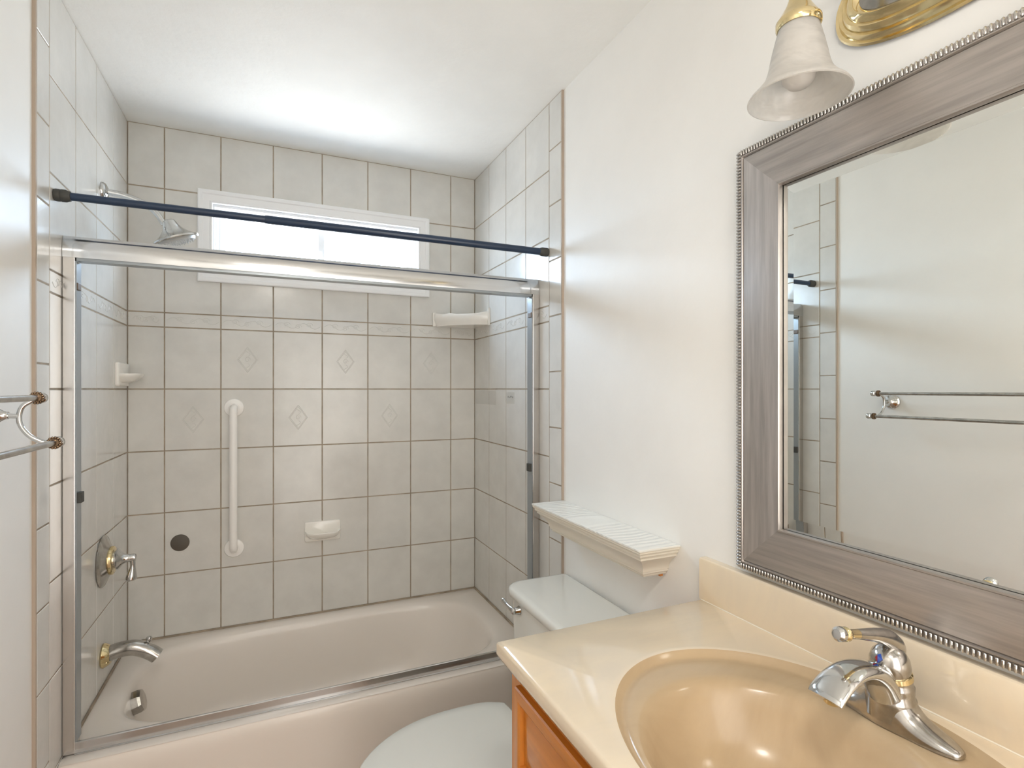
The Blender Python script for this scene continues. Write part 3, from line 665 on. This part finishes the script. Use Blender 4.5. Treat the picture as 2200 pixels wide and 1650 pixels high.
rings = [ell(*BC, .240, .300, CZ+.0003), ell(*BC, .236, .296, CZ-.003), ell(*BC, .231, .291, CZ-.0105), ell(*BC, .226, .286, CZ-.0125), ell(1.216, -2.09, .221, .278, CZ-.0118), ell(1.212, -2.09, .216, .270, CZ-.0105), ell(1.197, -2.09, .197, .232, CZ-.0095), ell(*I, .189, .220, CZ-.0115), ell(*I, .180, .209, CZ-.020),
         ell(*I, .168, .196, CZ-.045), ell(*I, .150, .176, CZ-.085), ell(*I, .120, .142, CZ-.118), ell(*I, .075, .090, CZ-.135), ell(*I, .024, .024, CZ-.140)]
loft(b, rings, True, False, True); bmesh.ops.recalc_face_normals(b, faces=b.faces)
f0 = max((f for f in b.faces), key=lambda f: f.calc_center_median().z+f.normal.z*0)
if sum(f.normal.z for f in b.faces) < 0: bmesh.ops.reverse_faces(b, faces=b.faces)
bs = obj('basin', b, 'basin', vt, smooth=60, label='deeper beige oval basin')
b = B(); lathe(b, [(.021, .002), (.021, .004), (.016, .005), (0, .005)], (I[0], I[1], CZ-.141), (0, 0, 1), n=24, cap1=False); obj('drain', b, 'chromeworn', bs, label='chrome drain')
b = B(); 
sphere(b, (1.0385, -2.012, CZ-.034), .011, (.30, 1.0, .55), 14); obj('overflow_slot', b, 'slot', bs, label='dark brass overflow slot')
b = B()
pr = [(DR-.0006, CZ-.0005), (1.4815, CZ-.0005), (1.4805, CZ+.006), (1.4805, .9865), (1.482, .990), (1.485, .9922), (DR-.0006, .9924)]
loft(b, [[(x, y, z) for x, z in pr] for y in (VY0, VY1+.0005)], True, True, True); bmesh.ops.recalc_face_normals(b, faces=b.faces); obj('backsplash', b, 'marble', vt, smooth=30)
b = B(); tube(b, [(1.4800, VY0, CZ+.0008), (1.4800, VY1-.006, CZ+.0004)], .0014, 8); obj('silicone_bead', b, 'shelf', vt, label='white silicone bead')

# ------------------------------------------------------------ basin faucet
fz = CZ-.0085; FXc, FYc = 1.416, -2.090
fa = thing('sink_faucet', (FXc, FYc, fz), 'single lever chrome faucet with brass accents at the back of the basin', 'faucet')
b = B()   # base with tapering wings along Y
secs = smoothpath([(-.097, .003, .004), (-.094, .011, .008), (-.080, .019, .014), (-.060, .024, .021), (-.040, .026, .031), (-.024, .028, .048), (0, .030, .062), (.024, .028, .048), (.040, .026, .031), (.060, .024, .021), (.080, .019, .014), (.094, .011, .008), (.097, .003, .004)], 4)
rings = []
for t, hw, hh in secs:
    r = []
    for i in range(20):
        a = pi*i/19; r.append(Vector((FXc+hw*cos(a)*(1+.04*sin(a)), FYc+t, fz+hh*sin(a)**.75 if sin(a) > 0 else fz)))
    rings.append(r)
loft(b, rings, True, True, True); bmesh.ops.recalc_face_normals(b, faces=b.faces); obj('base', b, 'chromeworn', fa, smooth=60)
b = B()   # upright body leaning slightly back
tube(b, smoothpath([(FXc, FYc, fz+.010), (FXc, FYc, fz+.04), (FXc+.001, FYc, fz+.060), (FXc+.001, FYc, fz+.069)], 4), [.034]*5+[.031]*4+[.0285]*4, 28); obj('body', b, 'chromeworn', fa, smooth=60)
pth = smoothpath([(FXc-.008, .922, .026, .024), (FXc-.034, .958, .025, .019), (FXc-.064, .976, .0245, .013), (FXc-.095, .980, .0245, .011), (FXc-.123, .973, .026, .010), (FXc-.145, .960, .027, .009), (FXc-.152, .953, .0265, .0075)], 5)
b = B(); tube(b, [(p[0], FYc, p[1]) for p in pth], 1.0, 24, flat=([p[2] for p in pth], [p[3] for p in pth]), up=(0, 1, 0)); obj('spout', b, 'chrome', fa, smooth=60)
b = B(); lathe(b, [(.013, .014), (.013, -.002), (.0115, -.004), (.009, -.004)], (FXc-.134, FYc, .947), (0, 0, 1), n=24); obj('aerator', b, 'brass', fa, label='brass aerator')
b = B(); lathe(b, [(.0280, 0), (.0295, .002), (.0285, .009), (.026, .010)], (FXc+.001, FYc, fz+.068), (-.12, 0, 1), n=32); obj('collar', b, 'brass', fa, label='brass collar')
b = B(); lathe(b, [(.0265, 0), (.0278, .008), (.0268, .020), (.0225, .031), (.014, .039), (0, .042)], (FXc, FYc, fz+.077), (-.18, 0, 1), n=32, cap1=False); hn = obj('handle_dome', b, 'chromeworn', fa)
pth = smoothpath([(FXc+.016, .976, .010), (FXc+.012, .996, .014), (FXc-.008, 1.013, .0135), (FXc-.035, 1.023, .0105), (FXc-.062, 1.029, .0085), (FXc-.080, 1.033, .0072)], 5)
b = B(); tube(b, [(p[0], FYc+.000*(i), p[1]) for i, p in enumerate(pth)], [p[2] for p in pth], 20); obj('lever', b, 'chromeworn', hn)
b = B(); lathe(b, [(.0072, 0), (.0070, .018), (.0085, .026), (.0105, .028), (.0105, .033), (.009, .036)], (FXc-.078, FYc, 1.0325), (-1, 0, .18), n=24); obj('lever_grip', b, 'brass', hn, label='brass lever grip')
b = B(); lathe(b, [(.009, 0), (.0108, .004), (.0105, .010), (.007, .014), (0, .015)], (FXc-.113, FYc, 1.039), (-1, 0, .18), n=24, cap1=False); obj('lever_tip', b, 'chrome', hn)
for s, m_ in ((1, 'red'), (-1, 'blue')):
    b = B(); cxx, czz = FXc-.0305, .986
    vs = [b.verts.new(v) for v in ((cxx-.0018, FYc, czz+.0065), (cxx-.0018, FYc, czz-.0065), (cxx+.0002, FYc+s*.005, czz))]
    vs2 = [b.verts.new(v) for v in ((cxx+.006, FYc, czz+.0065), (cxx+.006, FYc, czz-.0065), (cxx+.006, FYc+s*.005, czz))]
    b.faces.new(vs); b.faces.new(vs2[::-1])
    for i in range(3): b.faces.new((vs[i], vs2[i], vs2[(i+1) % 3], vs[(i+1) % 3]))
    bmesh.ops.recalc_face_normals(b, faces=b.faces); obj('temperature_mark', b, m_, hn, False, label='red half of the hot mark' if s > 0 else 'blue half of the cold mark')
b = B(); tube(b, [(FXc+.040, FYc, fz+.02), (FXc+.040, FYc, fz+.055)], .003, 12); lathe(b, [(.003, 0), (.007, .002), (.007, .006), (.004, .010), (0, .011)], (FXc+.040, FYc, fz+.054), (0, 0, 1), n=16, cap1=False); obj('lift_rod', b, 'brass', fa, label='brass lift rod')

# ------------------------------------------------------------ ceiling lamp (over the room, behind the camera)
cl = thing('ceiling_lamp', (.55, -2.80, ZT), 'round flush ceiling lamp with frosted bowl near the doorway', 'ceiling lamp')
b = B(); lathe(b, [(.15, -.0006), (.155, -.008), (.15, -.030), (.142, -.034)], (.55, -2.80, ZT), (0, 0, 1), n=40); obj('base_pan', b, 'brass', cl)
b = B(); lathe(b, [(.140, -.030), (.139, -.050), (.125, -.075), (.09, -.092), (.04, -.101), (0, -.103)], (.55, -2.80, ZT), (0, 0, 1), n=40, cap1=False); obj('glass_bowl', b, 'lampglass', cl)

# ------------------------------------------------------------ framed mirror
MY1, MZ0, MZ1 = -1.724, 1.0035, 1.928; MY0 = -2.456
mi_ = thing('wall_mirror', (DR, -2.09, MZ0), 'large wall mirror in a wide pewter frame with ribbed edge above the sink', 'mirror')
def mring(d, h): return [(DR-h, MY1-d, MZ0+d), (DR-h, MY1-d, MZ1-d), (DR-h, MY0+d, MZ1-d), (DR-h, MY0+d, MZ0+d)]
FH = .020
prof = [(0, .0006), (0, .015), (.002, .017), (.013, .017), (.0135, .019), (.0155, .0215), (.0175, .0215), (.019, .019), (.0195, .0175), (.0215, .0195), (.060, .0205), (.098, .017), (.1030, .0165), (.1045, .0185), (.1075, .0185), (.1085, .016), (.1085, .0062)]
b = B(); loft(b, [mring(*p_) for p_ in prof])
for f in b.faces:
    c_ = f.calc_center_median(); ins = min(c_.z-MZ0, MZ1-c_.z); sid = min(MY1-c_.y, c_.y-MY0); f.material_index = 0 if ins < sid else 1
bmesh.ops.recalc_face_normals(b, faces=b.faces); fr_ = obj('frame', b, ['frame', 'framev'], mi_, smooth=22)
b = B(); sp_ = .0070
def rib(y, z, vert):
    w_ = .0021
    if vert: box(b, DR-.0215, DR-.0165, y-.0062, y+.0062, z-w_, z+w_, .0014, 1)
    else: box(b, DR-.0215, DR-.0165, y-w_, y+w_, z-.0062, z+.0062, .0014, 1)
n_ = int((MZ1-MZ0-.014)/sp_)
for i in range(n_+1):
    z = MZ0+.007+(MZ1-MZ0-.014)*i/n_; rib(MY1-.0070, z, True); rib(MY0+.0070, z, True)
n_ = int((MY1-MY0-.014)/sp_)
for i in range(1, n_):
    y = MY0+.007+(MY1-MY0-.014)*i/n_; rib(y, MZ0+.0070, False); rib(y, MZ1-.0070, False)
obj('ribbed_edge', b, 'bead', mi_, smooth=40)
b = B(); loft(b, [mring(.106, .0015), mring(.106, .0045), mring(.1335, .0055)], True, False, True); bmesh.ops.recalc_face_normals(b, faces=b.faces)
if sum(f.normal.x*f.calc_area() for f in b.faces) > 0: bmesh.ops.reverse_faces(b, faces=b.faces)
obj('mirror_glass', b, 'mirror', mi_, False)

# ------------------------------------------------------------ vanity wall light: oval brass plate, arms, bell shades
vl = thing('vanity_light', (DR, -2.10, 2.073), 'brass wall light above the mirror with oval plate and bell glass shades', 'wall light')
def oval(bm, prof, c): # (a,b,h)
    sg = lambda q: abs(q)**(2/2.3)*(1 if q >= 0 else -1)
    rings = [[Vector((DR-h, c[0]+a_*sg(cos(t)), c[1]+b_*sg(sin(t)))) for t in [2*pi*i/72 for i in range(72)]] for a_, b_, h in prof]
    loft(bm, rings, True, False, True); bmesh.ops.recalc_face_normals(bm, faces=bm.faces)
b = B(); PC = (-2.158, 2.078)
oval(b, [(.210, .093, .0006), (.212, .095, .006), (.209, .092, .010), (.204, .087, .0085), (.201, .084, .012), (.198, .081, .017), (.193, .076, .0155), (.190, .073, .020), (.185, .068, .026), (.179, .063, .0245), (.175, .059, .030), (.165, .052, .034), (.157, .048, .031), (.154, .046, .027)], PC)
bp = obj('back_plate', b, 'brass', vl, smooth=50)
b = B(); oval(b, [(.154, .046, .0275), (.09, .026, .030), (.03, .01, .031)], PC); obj('inset_plate', b, 'plate', bp, label='grey nickel oval inset')
LX = 1.362
for k, yy in enumerate((-1.972, -2.365)):
    b = B(); s = 1 if k == 0 else -1
    tube(b, smoothpath([(DR-.030, PC[0]+s*.055, PC[1]+.01), (DR-.060, PC[0]+s*.075, PC[1]+.05), (LX+.03, yy-s*.02, 2.165), (LX+.005, yy-s*.003, 2.160), (LX, yy, 2.125), (LX, yy, 2.085)], 6), .006, 14); obj('arm', b, 'brass', vl)
    b = B(); lathe(b, [(.009, .078), (.013, .070), (.0145, .060), (.0155, .048), (.020, .036), (.028, .022), (.033, .014), (.0360, .010), (.0360, .002), (.034, -.003), (.030, -.003), (.028, .004)], (LX, yy, 2.022), (0, 0, 1), n=40); obj('fitter', b, 'brass', vl)
    b = B(); o_ = smoothpath([(.0300, .003), (.0325, -.004), (.0370, -.020), (.0430, -.045), (.0480, -.070), (.0545, -.088), (.0670, -.104), (.0780, -.115), (.0815, -.121)], 4)
    i_ = [(r_-.0028, h_) for r_, h_ in reversed(o_)]; i_[0] = (.079, -.122)
    lathe(b, o_+i_, (LX, yy, 2.022), (0, 0, 1), n=56, cap0=False, cap1=False); obj('bell_shade', b, 'alab', vl, smooth=60, label='frosted swirled bell glass shade')
    b = B(); lathe(b, [(.012, .0), (.013, -.020), (.018, -.035), (.026, -.055), (.0285, -.075), (.025, -.092), (.016, -.102), (0, -.106)], (LX, yy, 2.022), (0, 0, 1), n=28, cap1=False); obj('bulb', b, 'bulb', vl)
